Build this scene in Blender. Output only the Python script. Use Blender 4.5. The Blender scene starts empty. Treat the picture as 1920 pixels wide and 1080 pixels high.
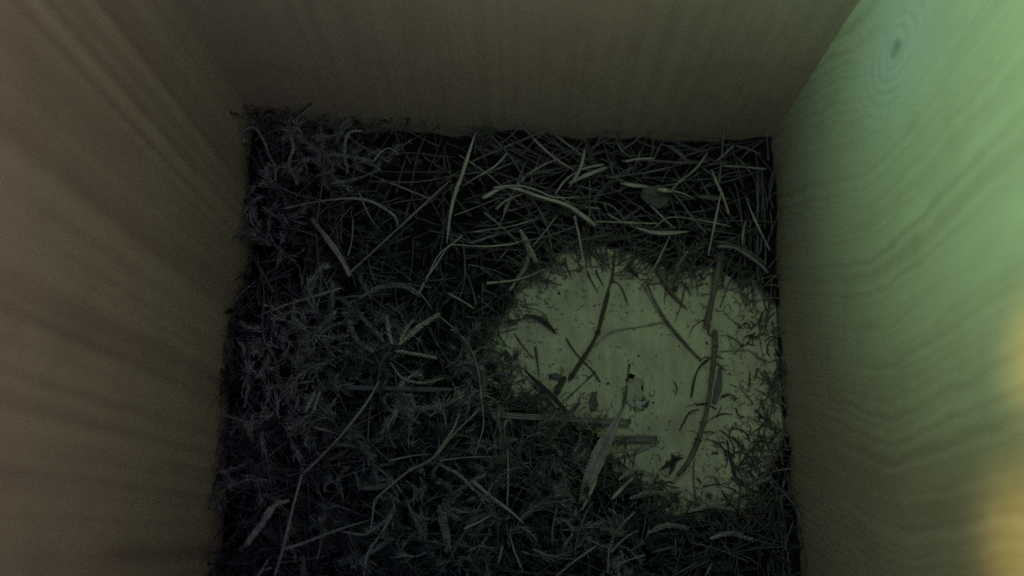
import bpy, math, random
import numpy as np
from mathutils import Vector, Matrix, noise as mnoise

S = bpy.context.scene
C = S.collection
rnd = random.Random(11)
rad = math.radians

# ------------------------------------------------------------------ camera
F_PX = 1900.0; TILT = math.atan(454 / F_PX); YAW = 11 / 1900; CAM_H = 0.2854
cd = bpy.data.cameras.new('camera'); cam = bpy.data.objects.new('camera', cd); C.objects.link(cam)
cd.sensor_width = 36; cd.lens = 36 * F_PX / 1920
cd.clip_start = 0.005; cd.clip_end = 20
cam.location = (0, 0, CAM_H)
_F = Vector((0, math.sin(TILT), -math.cos(TILT))); _U = Vector((0, math.cos(TILT), math.sin(TILT))); _R = Vector((1, 0, 0))
F2 = _F * math.cos(YAW) - _R * math.sin(YAW); R2 = _R * math.cos(YAW) + _F * math.sin(YAW)
m = Matrix((R2, _U, -F2)).transposed().to_4x4(); m.translation = cam.location
cam.matrix_world = m
cd.dof.use_dof = True; cd.dof.focus_distance = 0.265; cd.dof.aperture_fstop = 8.0
S.camera = cam

# ------------------------------------------------------------------ light
w = bpy.data.worlds.new('World'); S.world = w; w.use_nodes = True
bg = w.node_tree.nodes['Background']
bg.inputs[0].default_value = (0.10, 0.14, 1.0, 1); bg.inputs[1].default_value = 0.80

def look(o, p):
    o.rotation_euler = (Vector(p) - o.location).to_track_quat('-Z', 'Y').to_euler()

def lamp(name, kind, loc, target, energy, col, **k):
    d = bpy.data.lights.new(name, kind); o = bpy.data.objects.new(name, d); C.objects.link(o)
    o.location = loc; look(o, target); d.energy = energy; d.color = col
    for a, v in k.items(): setattr(d, a, v)
    return o

lamp('overhead_lamp', 'AREA', (0.030, 0.060, 0.33), (0.034, 0.055, 0), 0.0072, (0.64, 1, 0.35), shape='DISK', size=0.04, spread=rad(42))
lamp('left_wall_fill', 'SPOT', (0.045, 0.030, 0.270), (-0.075, 0.034, 0.195), 0.255, (1.0, 0.63, 0.42), spot_size=rad(87), spot_blend=1.0, shadow_soft_size=0.02)  # added fill, brightens the left board and leaves the nest dark
lamp('back_wall_fill', 'SPOT', (0.0, 0.0, 0.270), (0.005, 0.1133, 0.185), 0.47, (1.0, 0.97, 0.74), spot_size=rad(80), spot_blend=1.0, shadow_soft_size=0.02)  # added fill for the back board, cone fades out towards its foot
lamp('daylight_spot', 'SPOT', (-0.060, 0.095, 0.24), (0.075, 0.097, 0.168), 0.86, (0.40, 1, 0.54), spot_size=rad(66), spot_blend=0.70, shadow_soft_size=0.008)
lamp('green_spot', 'SPOT', (-0.045, 0.020, 0.25), (0.075, 0.018, 0.185), 0.32, (0.84, 1, 0.40), spot_size=rad(92), spot_blend=1.0, shadow_soft_size=0.012)
lamp('amber_spot', 'SPOT', (-0.02, 0.02, 0.22), (0.075, 0.024, 0.143), 0.62, (1, 0.66, 0.18), spot_size=rad(10.5), spot_blend=1.0, shadow_soft_size=0.006)
lamp('amber_spot', 'SPOT', (-0.02, -0.005, 0.22), (0.075, -0.004, 0.137), 0.6, (1, 0.76, 0.22), spot_size=rad(16), spot_blend=0.9, shadow_soft_size=0.006)

S.view_settings.view_transform = 'Standard'; S.view_settings.look = 'None'
S.view_settings.exposure = 0; S.view_settings.gamma = 1
S.render.engine = 'CYCLES'
S.cycles.use_denoising = False
S.cycles.max_bounces = 6; S.cycles.diffuse_bounces = 4

# ------------------------------------------------------------------ helpers
def tag(o, label=None, cat=None, group=None, kind=None):
    if label: o['label'] = label
    if cat: o['category'] = cat
    if group: o['group'] = group
    if kind: o['kind'] = kind
    return o

def mesh_obj(name, V, Fc, mat, parent=None, loc=None, smooth=True, attr=None):
    """one mesh object; V in world space, stored relative to loc"""
    V = np.asarray(V, dtype=float)
    o_loc = np.zeros(3)
    if loc is not None:
        o_loc = np.array(loc, dtype=float)
    me = bpy.data.meshes.new(name)
    me.from_pydata((V - o_loc).tolist(), [], [tuple(f) for f in Fc])
    if smooth: me.polygons.foreach_set('use_smooth', [True] * len(me.polygons))
    if attr is not None:
        a = me.attributes.new('tint', 'FLOAT', 'POINT'); a.data.foreach_set('value', np.asarray(attr, dtype=np.float32))
    me.materials.append(mat)
    me.update()
    o = bpy.data.objects.new(name, me); C.objects.link(o)
    o.location = Vector(o_loc)
    if parent is not None:
        o.parent = parent
        o.location = Vector(o_loc) - parent.location
    return o

def empty(name, loc):
    o = bpy.data.objects.new(name, None); C.objects.link(o); o.location = loc; o.empty_display_size = 0.005
    return o

class N:
    """little node-expression helper"""
    def __init__(s, name):
        s.m = bpy.data.materials.new(name); s.m.use_nodes = True
        s.nt = s.m.node_tree; s.b = s.nt.nodes['Principled BSDF']
    def n(s, t, **k):
        x = s.nt.nodes.new(t)
        for a, v in k.items(): setattr(x, a, v)
        return x
    def put(s, sock, v):
        if isinstance(v, bpy.types.NodeSocket): s.nt.links.new(v, sock)
        else: sock.default_value = v
    def math(s, op, a, b=0.0, c=None, clamp=False):
        x = s.n('ShaderNodeMath', operation=op, use_clamp=clamp)
        s.put(x.inputs[0], a); s.put(x.inputs[1], b)
        if c is not None: s.put(x.inputs[2], c)
        return x.outputs[0]
    def pos(s, kind='Object'):
        return s.n('ShaderNodeTexCoord').outputs[kind]
    def xyz(s, v):
        x = s.n('ShaderNodeSeparateXYZ'); s.put(x.inputs[0], v); return x.outputs
    def comb(s, a, b, c):
        x = s.n('ShaderNodeCombineXYZ'); s.put(x.inputs[0], a); s.put(x.inputs[1], b); s.put(x.inputs[2], c); return x.outputs[0]
    def noise(s, v, scale=1.0, detail=3.0, rough=0.5):
        x = s.n('ShaderNodeTexNoise'); s.put(x.inputs['Vector'], v)
        x.inputs['Scale'].default_value = scale; x.inputs['Detail'].default_value = detail; x.inputs['Roughness'].default_value = rough
        return x.outputs['Fac']
    def vor(s, v, scale, rand=1.0):
        x = s.n('ShaderNodeTexVoronoi'); s.put(x.inputs['Vector'], v); x.inputs['Scale'].default_value = scale
        x.inputs['Randomness'].default_value = rand
        return x.outputs['Distance']
    def ramp(s, f, stops, interp='LINEAR'):
        x = s.n('ShaderNodeValToRGB'); s.put(x.inputs[0], f); cr = x.color_ramp; cr.interpolation = interp
        while len(cr.elements) < len(stops): cr.elements.new(0.5)
        for e, (p, c) in zip(cr.elements, stops):
            e.position = p; e.color = (c if len(c) == 4 else (*c, 1)) if hasattr(c, '__len__') else (c, c, c, 1)
        return x.outputs[0]
    def mix(s, f, a, b, mode='MIX'):
        x = s.n('ShaderNodeMix', data_type='RGBA', blend_type=mode)
        s.put(x.inputs[0], f)
        for i, v in ((6, a), (7, b)):
            if isinstance(v, (tuple, list)) and len(v) == 3: v = (*v, 1)
            s.put(x.inputs[i], v)
        return x.outputs[2]
    def bump(s, h, dist, strength=1.0):
        x = s.n('ShaderNodeBump'); s.put(x.inputs['Height'], h); x.inputs['Distance'].default_value = dist
        x.inputs['Strength'].default_value = strength
        s.nt.links.new(x.outputs[0], s.b.inputs['Normal'])
    def done(s, col, rough=0.75, spec=0.25):
        s.put(s.b.inputs['Base Color'], col if not isinstance(col, tuple) or len(col) == 4 else (*col, 1))
        s.put(s.b.inputs['Roughness'], rough)
        s.b.inputs['Specular IOR Level'].default_value = spec
        return s.m

# ------------------------------------------------------------------ pine boards
def wood(name, along, across, freq, amp, seed, light, dark, contrast=1.0, knot=None, bend=None, speck=0.0, astr=1.2, bandw=0.35):
    M = N(name); p = M.xyz(M.pos()); ax = {'x': 0, 'y': 1, 'z': 2}
    a = p[ax[along]]; c = p[ax[across]]
    g = c
    if bend:
        z0, k1, k2 = bend
        d = M.math('SUBTRACT', a, z0)
        d = M.math('ADD', d, M.math('MULTIPLY', M.math('SUBTRACT', M.noise(M.comb(M.math('MULTIPLY', c, 60.0), 0.0, seed), 1.0, 2.0), 0.5), 0.010))
        sm = M.math('SQRT', M.math('ADD', M.math('MULTIPLY', d, d), 0.00006))
        g = M.math('ADD', g, M.math('ADD', M.math('MULTIPLY', d, (k1 + k2) / 2), M.math('MULTIPLY', sm, (k2 - k1) / 2)))
        g = M.math('ADD', g, M.math('MULTIPLY', M.noise(M.comb(M.math('MULTIPLY', c, 90.0), M.math('MULTIPLY', a, 70.0), seed + 2), 1.0, 3.0, 0.6), 0.0045))
    n1 = M.noise(M.comb(M.math('MULTIPLY', g, 22.0), M.math('MULTIPLY', a, astr), seed), 1.0, 3.0, 0.5)
    fine = M.noise(M.comb(M.math('MULTIPLY', c, 200.0), M.math('MULTIPLY', a, 30.0), seed), 1.0, 2.0)
    g2 = M.math('ADD', M.math('MULTIPLY', g, freq), M.math('ADD', M.math('MULTIPLY', n1, amp), M.math('MULTIPLY', fine, 0.13)))
    halo = None
    if knot:
        kc, ka, rr = knot
        dc = M.math('SUBTRACT', c, kc); da = M.math('MULTIPLY', M.math('SUBTRACT', a, ka), 0.55)
        dist = M.math('SQRT', M.math('ADD', M.math('MULTIPLY', dc, dc), M.math('MULTIPLY', da, da)))
        infl = M.math('POWER', 2.718, M.math('MULTIPLY', M.math('DIVIDE', dist, rr), -1.3))
        g2 = M.math('ADD', g2, M.math('MULTIPLY', infl, 11.0))
        halo = M.math('POWER', 2.718, M.math('MULTIPLY', M.math('POWER', M.math('DIVIDE', dist, rr * 1.15), 2.0), -1.0))
        core = M.math('POWER', 2.718, M.math('MULTIPLY', M.math('POWER', M.math('DIVIDE', M.math('ADD', dist, M.math('MULTIPLY', M.noise(M.pos(), 700.0, 3.0), 0.0016)), rr * 0.17), 2.0), -1.0))
    line = M.noise(M.comb(g2, M.math('MULTIPLY', a, 2.0), seed + 1.0), 1.0, 2.0, 0.55)
    band = M.noise(M.comb(M.math('MULTIPLY', g2, 0.27), M.math('MULTIPLY', a, 1.0), seed + 6.0), 1.0, 2.0, 0.5)
    ring = M.math('ADD', M.math('MULTIPLY', M.ramp(line, [(0.44, 0.0), (0.60, 0.85), (0.66, 1.0)]), 0.65), M.math('MULTIPLY', M.ramp(band, [(0.46, 0.0), (0.58, 1.0)]), bandw))
    fade = M.ramp(M.noise(M.comb(M.math('MULTIPLY', c, 30.0), M.math('MULTIPLY', a, 12.0), seed + 4.0), 1.0, 2.0), [(0.32, 0.25), (0.60, 1.0)])
    ringf = M.math('MULTIPLY', ring, M.math('MULTIPLY', fade, contrast))
    if halo is not None:
        ringf = M.math('MULTIPLY', ringf, M.math('SUBTRACT', 1.0, M.math('MULTIPLY', halo, 0.55)))
    col = M.mix(ringf, light, dark)
    big = M.noise(M.pos(), 16.0, 4.0, 0.6)
    col = M.mix(M.math('MULTIPLY', M.ramp(big, [(0.35, 0.0), (0.7, 1.0)]), 0.35), col, tuple(x * 0.72 for x in light))
    # short fibres and grey bloom of the raw sawn face
    fib = M.noise(M.comb(M.math('MULTIPLY', c, 2600.0), M.math('MULTIPLY', a, 260.0), seed), 1.0, 2.0, 0.6)
    col = M.mix(M.math('MULTIPLY', M.ramp(fib, [(0.4, 0.0), (0.75, 1.0)]), 0.28), col, tuple(x * 0.55 for x in light))
    gr = M.noise(M.pos(), 2600.0, 1.0, 0.6)
    col = M.mix(M.math('MULTIPLY', M.ramp(gr, [(0.35, 0.0), (0.7, 1.0)]), 0.40), col, tuple(x * 0.6 for x in light))
    scuff = M.noise(M.comb(M.math('MULTIPLY', c, 70.0), M.math('MULTIPLY', a, 55.0), seed + 13), 1.0, 6.0, 0.75)
    col = M.mix(M.math('MULTIPLY', M.ramp(scuff, [(0.50, 0.0), (0.72, 1.0)]), 0.35), col, tuple(x * 0.45 for x in light))
    col = M.mix(M.math('MULTIPLY', M.ramp(scuff, [(0.28, 1.0), (0.42, 0.0)]), 0.25), col, tuple(min(x * 1.25, .8) for x in light))
    if halo is not None:
        col = M.mix(M.math('MULTIPLY', halo, 0.75), col, (light[0] * 0.98, light[1] * 1.05, light[2] * 1.4))
        an = M.math('SINE', M.math('MULTIPLY', M.math('ADD', dist, M.math('MULTIPLY', M.noise(M.pos(), 120.0, 2.0), 0.003)), 2900.0))
        col = M.mix(M.math('MULTIPLY', M.math('MULTIPLY', M.ramp(an, [(0.35, 0.0), (1.0, 1.0)]), halo), 0.38), col, (0.24, 0.20, 0.17))
        col = M.mix(M.math('MULTIPLY', core, 0.75, clamp=True), col, (0.13, 0.10, 0.10))
    if speck:
        sp = M.ramp(M.vor(M.pos(), 260.0), [(0.10, 1.0), (0.19, 0.0)])
        thin = M.ramp(M.noise(M.pos(), 60.0, 3.0), [(0.50, 0.0), (0.62, 1.0)])
        col = M.mix(M.math('MULTIPLY', M.math('MULTIPLY', sp, thin), speck), col, (0.05, 0.045, 0.035))
        bs = M.noise(M.pos(), 75.0, 5.0, 0.7)
        col = M.mix(M.math('MULTIPLY', M.ramp(bs, [(0.46, 0.0), (0.64, 1.0)]), 0.5), col, (0.27, 0.245, 0.20))
        st = M.noise(M.comb(M.math('MULTIPLY', c, 150.0), M.math('MULTIPLY', a, 60.0), seed + 9), 1.0, 5.0, 0.7)
        col = M.mix(M.math('MULTIPLY', M.ramp(st, [(0.42, 0.0), (0.68, 1.0)]), 0.75), col, tuple(x * 0.5 for x in light))
    M.bump(M.math('ADD', M.math('MULTIPLY', fib, 0.6), M.math('MULTIPLY', ring, -0.5)), 0.00025, 0.7)
    return M.done(col, 0.8, 0.18)

W = 0.15; X0, X1 = -0.075, 0.075; Y0, Y1 = -0.045, 0.1133; TOP = 0.30; TH = 0.018
box = empty('nest_box', (0, 0.034, 0))
tag(box, 'plain pine nest box seen into from above with nest material on its floor', 'nest box')

def board(name, x0, x1, y0, y1, z0, z1, mat, nx=1, ny=1, nz=1, label=None):
    import bmesh
    bm = bmesh.new(); bmesh.ops.create_cube(bm, size=1.0)
    for v in bm.verts:
        v.co = Vector((x0 + (v.co.x + .5) * (x1 - x0), y0 + (v.co.y + .5) * (y1 - y0), z0 + (v.co.z + .5) * (z1 - z0)))
    bmesh.ops.bevel(bm, geom=bm.edges[:], offset=0.0006, segments=2, affect='EDGES')
    me = bpy.data.meshes.new(name)
    for v in bm.verts: v.co -= box.location
    bm.to_mesh(me); bm.free(); me.materials.append(mat)
    o = bpy.data.objects.new(name, me); C.objects.link(o); o.parent = box
    if label: o['label'] = label
    return o

K = Vector(box.location)
wl = wood('pine_left', 'z', 'y', 300.0, 4.0, 3.0, (0.44, 0.385, 0.29), (0.225, 0.165, 0.145), 1.0, bandw=0.6)
wb = wood('pine_back', 'z', 'x', 300.0, 3.5, 7.0, (0.44, 0.39, 0.30), (0.28, 0.225, 0.18), 0.7, bandw=0.15)
wr = wood('pine_right', 'z', 'y', 560.0, 3.6, 12.0, (0.47, 0.44, 0.35), (0.24, 0.18, 0.115), 0.85, bandw=0.0,
          knot=(0.0930 - K.y, 0.101, 0.012), bend=(0.080, 0.24, -0.08))
wf = wood('pine_floor', 'y', 'x', 520.0, 1.6, 21.0, (0.60, 0.58, 0.42), (0.44, 0.41, 0.29), 0.8, speck=0.85)
board('side_board', X0 - TH, X0, Y0 - TH, Y1 + TH, -0.012, TOP, wl, label='dim brownish side board with straight upright grain')
board('side_board', X1, X1 + TH, Y0 - TH, Y1 + TH, -0.012, TOP, wr, label='side board lit green with a small knot and wavy grain')
board('back_board', X0 - .003, X1 + .003, Y1, Y1 + TH - .001, -0.012, TOP - .001, wb)
board('front_board', X0 + .0002, X1 - .0002, Y0 - TH + .001, Y0, -0.012, TOP - .001, wb)
board('base_board', X0 + .0006, X1 - .0006, Y0 + .0004, Y1 - .0004, -0.0105, 0.0, wf)

tm = N('table'); tbl = mesh_obj('ground', [(-3, -3, -0.013), (3, -3, -0.013), (3, 3, -0.013), (-3, 3, -0.013)], [(0, 1, 2, 3)],
    tm.done(tm.ramp(tm.noise(tm.pos(), 12.0, 5.0), [(0.3, (0.05, 0.045, 0.04)), (0.7, (0.09, 0.08, 0.07))])), smooth=False)
tag(tbl, kind='structure')

# ------------------------------------------------------------------ nest surface
def ray(X, Y):
    return F2 + _U * ((540 - Y) / F_PX) + R2 * ((X - 960) / F_PX)
def at_floor(X, Y, z=0.0):
    d = ray(X, Y); t = (z - CAM_H) / d.z
    return Vector((0, 0, CAM_H)) + d * t

BARE_PX = [(1045, 505), (1080, 480), (1150, 478), (1205, 510), (1255, 530), (1330, 520), (1400, 545), (1440, 580), (1447, 700), (1448, 800),
           (1425, 885), (1395, 935), (1320, 940), (1255, 958), (1225, 905), (1165, 885), (1160, 850), (1120, 795), (1035, 780), (975, 730),
           (925, 665), (930, 625), (970, 590), (995, 540)]
BARE = np.array([tuple(at_floor(*q))[:2] for q in BARE_PX])

def sdist(P):
    """distance outside the bare patch, negative inside; P (n,2)"""
    P = np.atleast_2d(P); n = len(BARE); best = np.full(len(P), 1e9); ins = np.zeros(len(P), bool)
    for i in range(n):
        a = BARE[i]; b = BARE[(i + 1) % n]; ab = b - a
        t = np.clip(((P - a) @ ab) / (ab @ ab), 0, 1)
        q = a + t[:, None] * ab
        best = np.minimum(best, np.hypot(*(P - q).T))
        c = ((a[1] > P[:, 1]) != (b[1] > P[:, 1])) & (P[:, 0] < (b[0] - a[0]) * (P[:, 1] - a[1]) / (b[1] - a[1] + 1e-12) + a[0])
        ins ^= c
    nz = np.array([mnoise.noise(Vector((x * 170, y * 170, 5))) * .0022 + mnoise.noise(Vector((x * 480, y * 480, 9))) * .0013 for x, y in P])
    return np.where(ins, -best, best) + nz

def hraw(x, y):
    # full height of the heap by place
    def g(cx, cy, s, h): return h * math.exp(-((x - cx) ** 2 + (y - cy) ** 2) / (s * s))
    h = 0.013
    h += g(-0.07, 0.105, 0.022, 0.011) + g(-0.06, 0.045, 0.035, 0.014) + g(-0.065, -0.01, 0.04, 0.012) + g(-0.01, -0.02, 0.05, 0.008)
    h -= g(-0.072, 0.078, 0.012, 0.006)
    h -= g(0.055, 0.09, 0.04, 0.004)
    return h
def height(x, y, s=None):
    if s is None: s = float(sdist(np.array([[x, y]]))[0])
    k = min(max((s + 0.001) / 0.020, 0), 1); k = math.sqrt(k) if k > 0 else 0
    n = mnoise.noise(Vector((x * 90, y * 90, 3.3))) * 0.0035 + mnoise.noise(Vector((x * 45, y * 45, 7.3))) * 0.004 + mnoise.noise(Vector((x * 260, y * 260, 8))) * 0.0016
    return max(0.0, k * (hraw(x, y) + n))
GX = np.linspace(X0 + .0003, X1 - .0003, 151); GY = np.linspace(Y0 + .0003, Y1 - .0003, 157)
gx, gy = np.meshgrid(GX, GY, indexing='ij')
sd = sdist(np.stack([gx.ravel(), gy.ravel()], 1)).reshape(gx.shape)
HG = np.array([[height(GX[i], GY[j], sd[i, j]) for j in range(len(GY))] for i in range(len(GX))])
def hq(x, y):
    i = min(max(int((x - GX[0]) / (GX[1] - GX[0]) + .5), 0), len(GX) - 1); j = min(max(int((y - GY[0]) / (GY[1] - GY[0]) + .5), 0), len(GY) - 1)
    return HG[i, j]
def sq(x, y):
    i = min(max(int((x - GX[0]) / (GX[1] - GX[0]) + .5), 0), len(GX) - 1); j = min(max(int((y - GY[0]) / (GY[1] - GY[0]) + .5), 0), len(GY) - 1)
    return sd[i, j]
def on_nest(X, Y, lift=0.0):
    p = at_floor(X, Y, 0.01)
    z = 0.01
    for _ in range(12):
        z = 0.5 * z + 0.5 * (hq(p.x, p.y) + lift); p = at_floor(X, Y, z)
    p.x = min(max(p.x, X0 + 0.0008), X1 - 0.0008); p.y = min(p.y, Y1 - 0.0008)
    return p

# ------------------------------------------------------------------ materials of the nest
def plant_mat(name, a, b, rough=0.75, stripe=True, spec=0.25, c=None):
    M = N(name)
    t = M.n('ShaderNodeAttribute', attribute_name='tint').outputs['Fac']
    col = M.mix(t, a, b)
    nz = M.noise(M.pos(), 260.0, 3.0, 0.6)
    col = M.mix(M.math('MULTIPLY', M.ramp(nz, [(0.42, 0.0), (0.68, 1.0)]), 0.6), col, c or tuple(x * 0.45 for x in a))
    fine = M.noise(M.pos(), 2200.0, 2.0, 0.6)
    col = M.mix(M.math('MULTIPLY', M.ramp(fine, [(0.4, 0.0), (0.7, 1.0)]), 0.35), col, tuple(x * 0.5 for x in a))
    M.bump(fine, 0.0001, 0.6)
    return M.done(col, rough, spec)

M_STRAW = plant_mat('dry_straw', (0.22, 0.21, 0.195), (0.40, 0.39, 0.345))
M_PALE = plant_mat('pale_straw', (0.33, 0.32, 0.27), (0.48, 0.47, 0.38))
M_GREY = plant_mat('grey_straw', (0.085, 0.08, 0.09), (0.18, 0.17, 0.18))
M_DARK = plant_mat('dark_stem', (0.045, 0.038, 0.036), (0.085, 0.070, 0.062))
M_STEM = plant_mat('brown_stem', (0.10, 0.085, 0.080), (0.17, 0.145, 0.125))
M_MOSS = plant_mat('moss', (0.055, 0.06, 0.062), (0.19, 0.195, 0.19), 0.85, spec=0.1)
M_MOSSG = plant_mat('pale_moss', (0.32, 0.34, 0.29), (0.50, 0.52, 0.42), 0.85, spec=0.1)
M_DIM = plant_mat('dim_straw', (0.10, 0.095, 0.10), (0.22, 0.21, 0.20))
M_TUFT = plant_mat('tuft_moss', (0.13, 0.135, 0.13), (0.45, 0.46, 0.42), 0.85, spec=0.1)
M_BED = plant_mat('nest_bed', (0.008, 0.008, 0.009), (0.018, 0.018, 0.018), 0.95, spec=0.05)  # near black: shade in the gaps and at the boards put into the colour
M_LEAF = plant_mat('dry_leaf', (0.30, 0.27, 0.20), (0.40, 0.37, 0.27))
M_DLEAF = plant_mat('dark_leaf', (0.085, 0.092, 0.088), (0.11, 0.118, 0.11))
M_FIBRE = plant_mat('fibre', (0.08, 0.08, 0.078), (0.20, 0.20, 0.18), 0.85, spec=0.1)

# bed mesh (kept just under the loose stuff, cut away over the bare patch)
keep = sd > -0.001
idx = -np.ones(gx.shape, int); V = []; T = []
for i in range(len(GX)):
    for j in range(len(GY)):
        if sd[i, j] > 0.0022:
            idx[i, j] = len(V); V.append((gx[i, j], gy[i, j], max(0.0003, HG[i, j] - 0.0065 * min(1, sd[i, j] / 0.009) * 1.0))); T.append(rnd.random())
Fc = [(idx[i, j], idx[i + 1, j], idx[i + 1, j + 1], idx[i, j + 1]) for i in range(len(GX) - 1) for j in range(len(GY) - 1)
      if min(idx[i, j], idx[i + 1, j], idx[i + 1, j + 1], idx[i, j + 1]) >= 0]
tag(mesh_obj('nest_litter', V, Fc, M_BED, loc=(0, 0, 0), attr=T), 'crumbly litter packed under the moss and straw, coloured near black as shade in the gaps', 'nest litter', kind='stuff')

# ------------------------------------------------------------------ stalk and blade builder
def catmull(P, step=0.0012):
    P = [Vector(p) for p in P]
    if len(P) == 2: P = [P[0], (P[0] + P[1]) / 2, P[1]]
    Q = [P[0] * 2 - P[1]] + P + [P[-1] * 2 - P[-2]]
    out = []
    for i in range(1, len(Q) - 2):
        n = max(2, int((Q[i + 1] - Q[i]).length / step))
        for k in range(n):
            t = k / n; a, b, c, d = Q[i - 1], Q[i], Q[i + 1], Q[i + 2]
            out.append(0.5 * ((2 * b) + (c - a) * t + (2 * a - 5 * b + 4 * c - d) * t * t + (3 * b - a - 3 * c + d) * t * t * t))
    out.append(P[-1]); return out

def stalk(P, width, prof='stem', flat=0.9, sides=7, r=rnd, twist=0.0, groove=0.0):
    """swept section along P; width = full width (m); flat = thickness/width"""
    n = len(P); V = []; F = []; T = []
    t0 = r.random(); lp = r.random() * 10; fold = r.uniform(.15, .4)
    for i, p in enumerate(P):
        tg = (P[min(i + 1, n - 1)] - P[max(i - 1, 0)])
        if tg.length < 1e-9: tg = Vector((1, 0, 0))
        tg.normalize()
        sd_ = tg.cross(Vector((0, 0, 1)))
        if sd_.length < 0.15: sd_ = tg.cross(Vector((0, 1, 0)))
        sd_.normalize(); up = sd_.cross(tg)
        f = i / max(1, n - 1)
        tw = twist * (f - .5) + 0.25 * math.sin(lp + f * 5)
        s2 = sd_ * math.cos(tw) + up * math.sin(tw); u2 = up * math.cos(tw) - sd_ * math.sin(tw)
        if prof == 'stem': k = 0.85 + 0.15 * math.sin(f * 9 + lp); k *= 1 if 0.02 < f < .98 else .8
        elif prof == 'taper': k = (1 - f) ** 0.6 * 0.9 + 0.12
        elif prof == 'blade': k = min(1, 4 * (1 - f) + 0.08) * min(1, 3 * f + 0.55)
        elif prof == 'both': k = math.sin(math.pi * min(max(f, .03), .97)) ** 0.6
        else: k = 1
        k *= 1 + 0.10 * mnoise.noise(Vector((f * 14, lp, 0)))
        wd = width * 0.5 * k
        for j in range(sides):
            a = 2 * math.pi * j / sides
            g = 1 - groove * (0.5 + 0.5 * math.cos(a * 4)) if groove else 1
            off = u2 * (fold * wd * abs(math.cos(a))) if flat < .5 else Vector((0, 0, 0))
            q = p + s2 * (math.cos(a) * wd) + u2 * (math.sin(a) * wd * flat * g) + off
            V.append(q); T.append(min(1, max(0, t0 * .7 + .3 * mnoise.noise(Vector((f * 6, lp, 2))) + .15)))
        if i:
            b = (i - 1) * sides
            for j in range(sides):
                k2 = (j + 1) % sides; F.append((b + j, b + k2, b + sides + k2, b + sides + j))
    F.append(tuple(range(sides - 1, -1, -1))); F.append(tuple((n - 1) * sides + j for j in range(sides)))
    return V, F, T

PX = 0.27 / F_PX   # metres per photo pixel at the nest
def path_px(pts, lift, arch=0.0, wob=0.0):
    out = []
    for k, q in enumerate(pts):
        f = k / max(1, len(pts) - 1)
        l = q[2] if len(q) > 2 else lift
        out.append(on_nest(q[0], q[1], l + arch * math.sin(math.pi * f)))
    # smooth the heights so that a stiff stalk bridges the hollows
    z = [p.z for p in out]
    for k in range(1, len(out) - 1):
        zz = max(z[k], (z[k - 1] + z[k + 1]) / 2) if len(out) > 2 else z[k]
        if abs(zz - z[k]) > 1e-5:
            out[k] = at_floor(pts[k][0], pts[k][1], zz)
            out[k].x = min(max(out[k].x, X0 + 0.0008), X1 - 0.0008)
    return out

def traced(name, pts, wpx, mat, label, cat, prof='stem', flat=0.85, lift=0.0025, arch=0.0, group=None, sides=7, groove=0, nodes=(), twist=0.0):
    P = catmull(path_px(pts, lift, arch))
    V, F, T = stalk(P, wpx * PX, prof, flat, sides, groove=groove, twist=twist)
    if nodes:
        root = empty(name, P[0]); tag(root, label, cat, group)
        mesh_obj('stem', V, F, mat, root, loc=P[0], attr=T)
        for f in nodes:
            i = int(f * (len(P) - 1)); i = min(max(i, 1), len(P) - 2); d = (P[i + 1] - P[i - 1]).normalized()
            Q = [P[i] + d * (k * 0.0006) for k in (-1, -.4, 0, .4, 1)]
            v, ff, t = [], [], []
            for k, (q, s) in enumerate(zip(Q, (.9, 1.28, 1.38, 1.25, .9))):
                sv = d.cross(Vector((0, 0, 1))).normalized(); uv = sv.cross(d)
                for j in range(8):
                    a = j * math.pi / 4; v.append(q + (sv * math.cos(a) + uv * math.sin(a) * max(flat, .7)) * wpx * PX * .5 * s * .95); t.append(.1)
                if k:
                    b = (k - 1) * 8
                    for j in range(8): ff.append((b + j, b + (j + 1) % 8, b + 8 + (j + 1) % 8, b + 8 + j))
            ff.append(tuple(range(7, -1, -1))); ff.append(tuple(range(32, 40)))
            mesh_obj('node', v, ff, mat, root, loc=Q[2], attr=t)
        return root
    o = mesh_obj(name, V, F, mat, loc=P[0], attr=T)
    return tag(o, label, cat, group)

G1 = 'dry grass straws lying in the nest'
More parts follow.
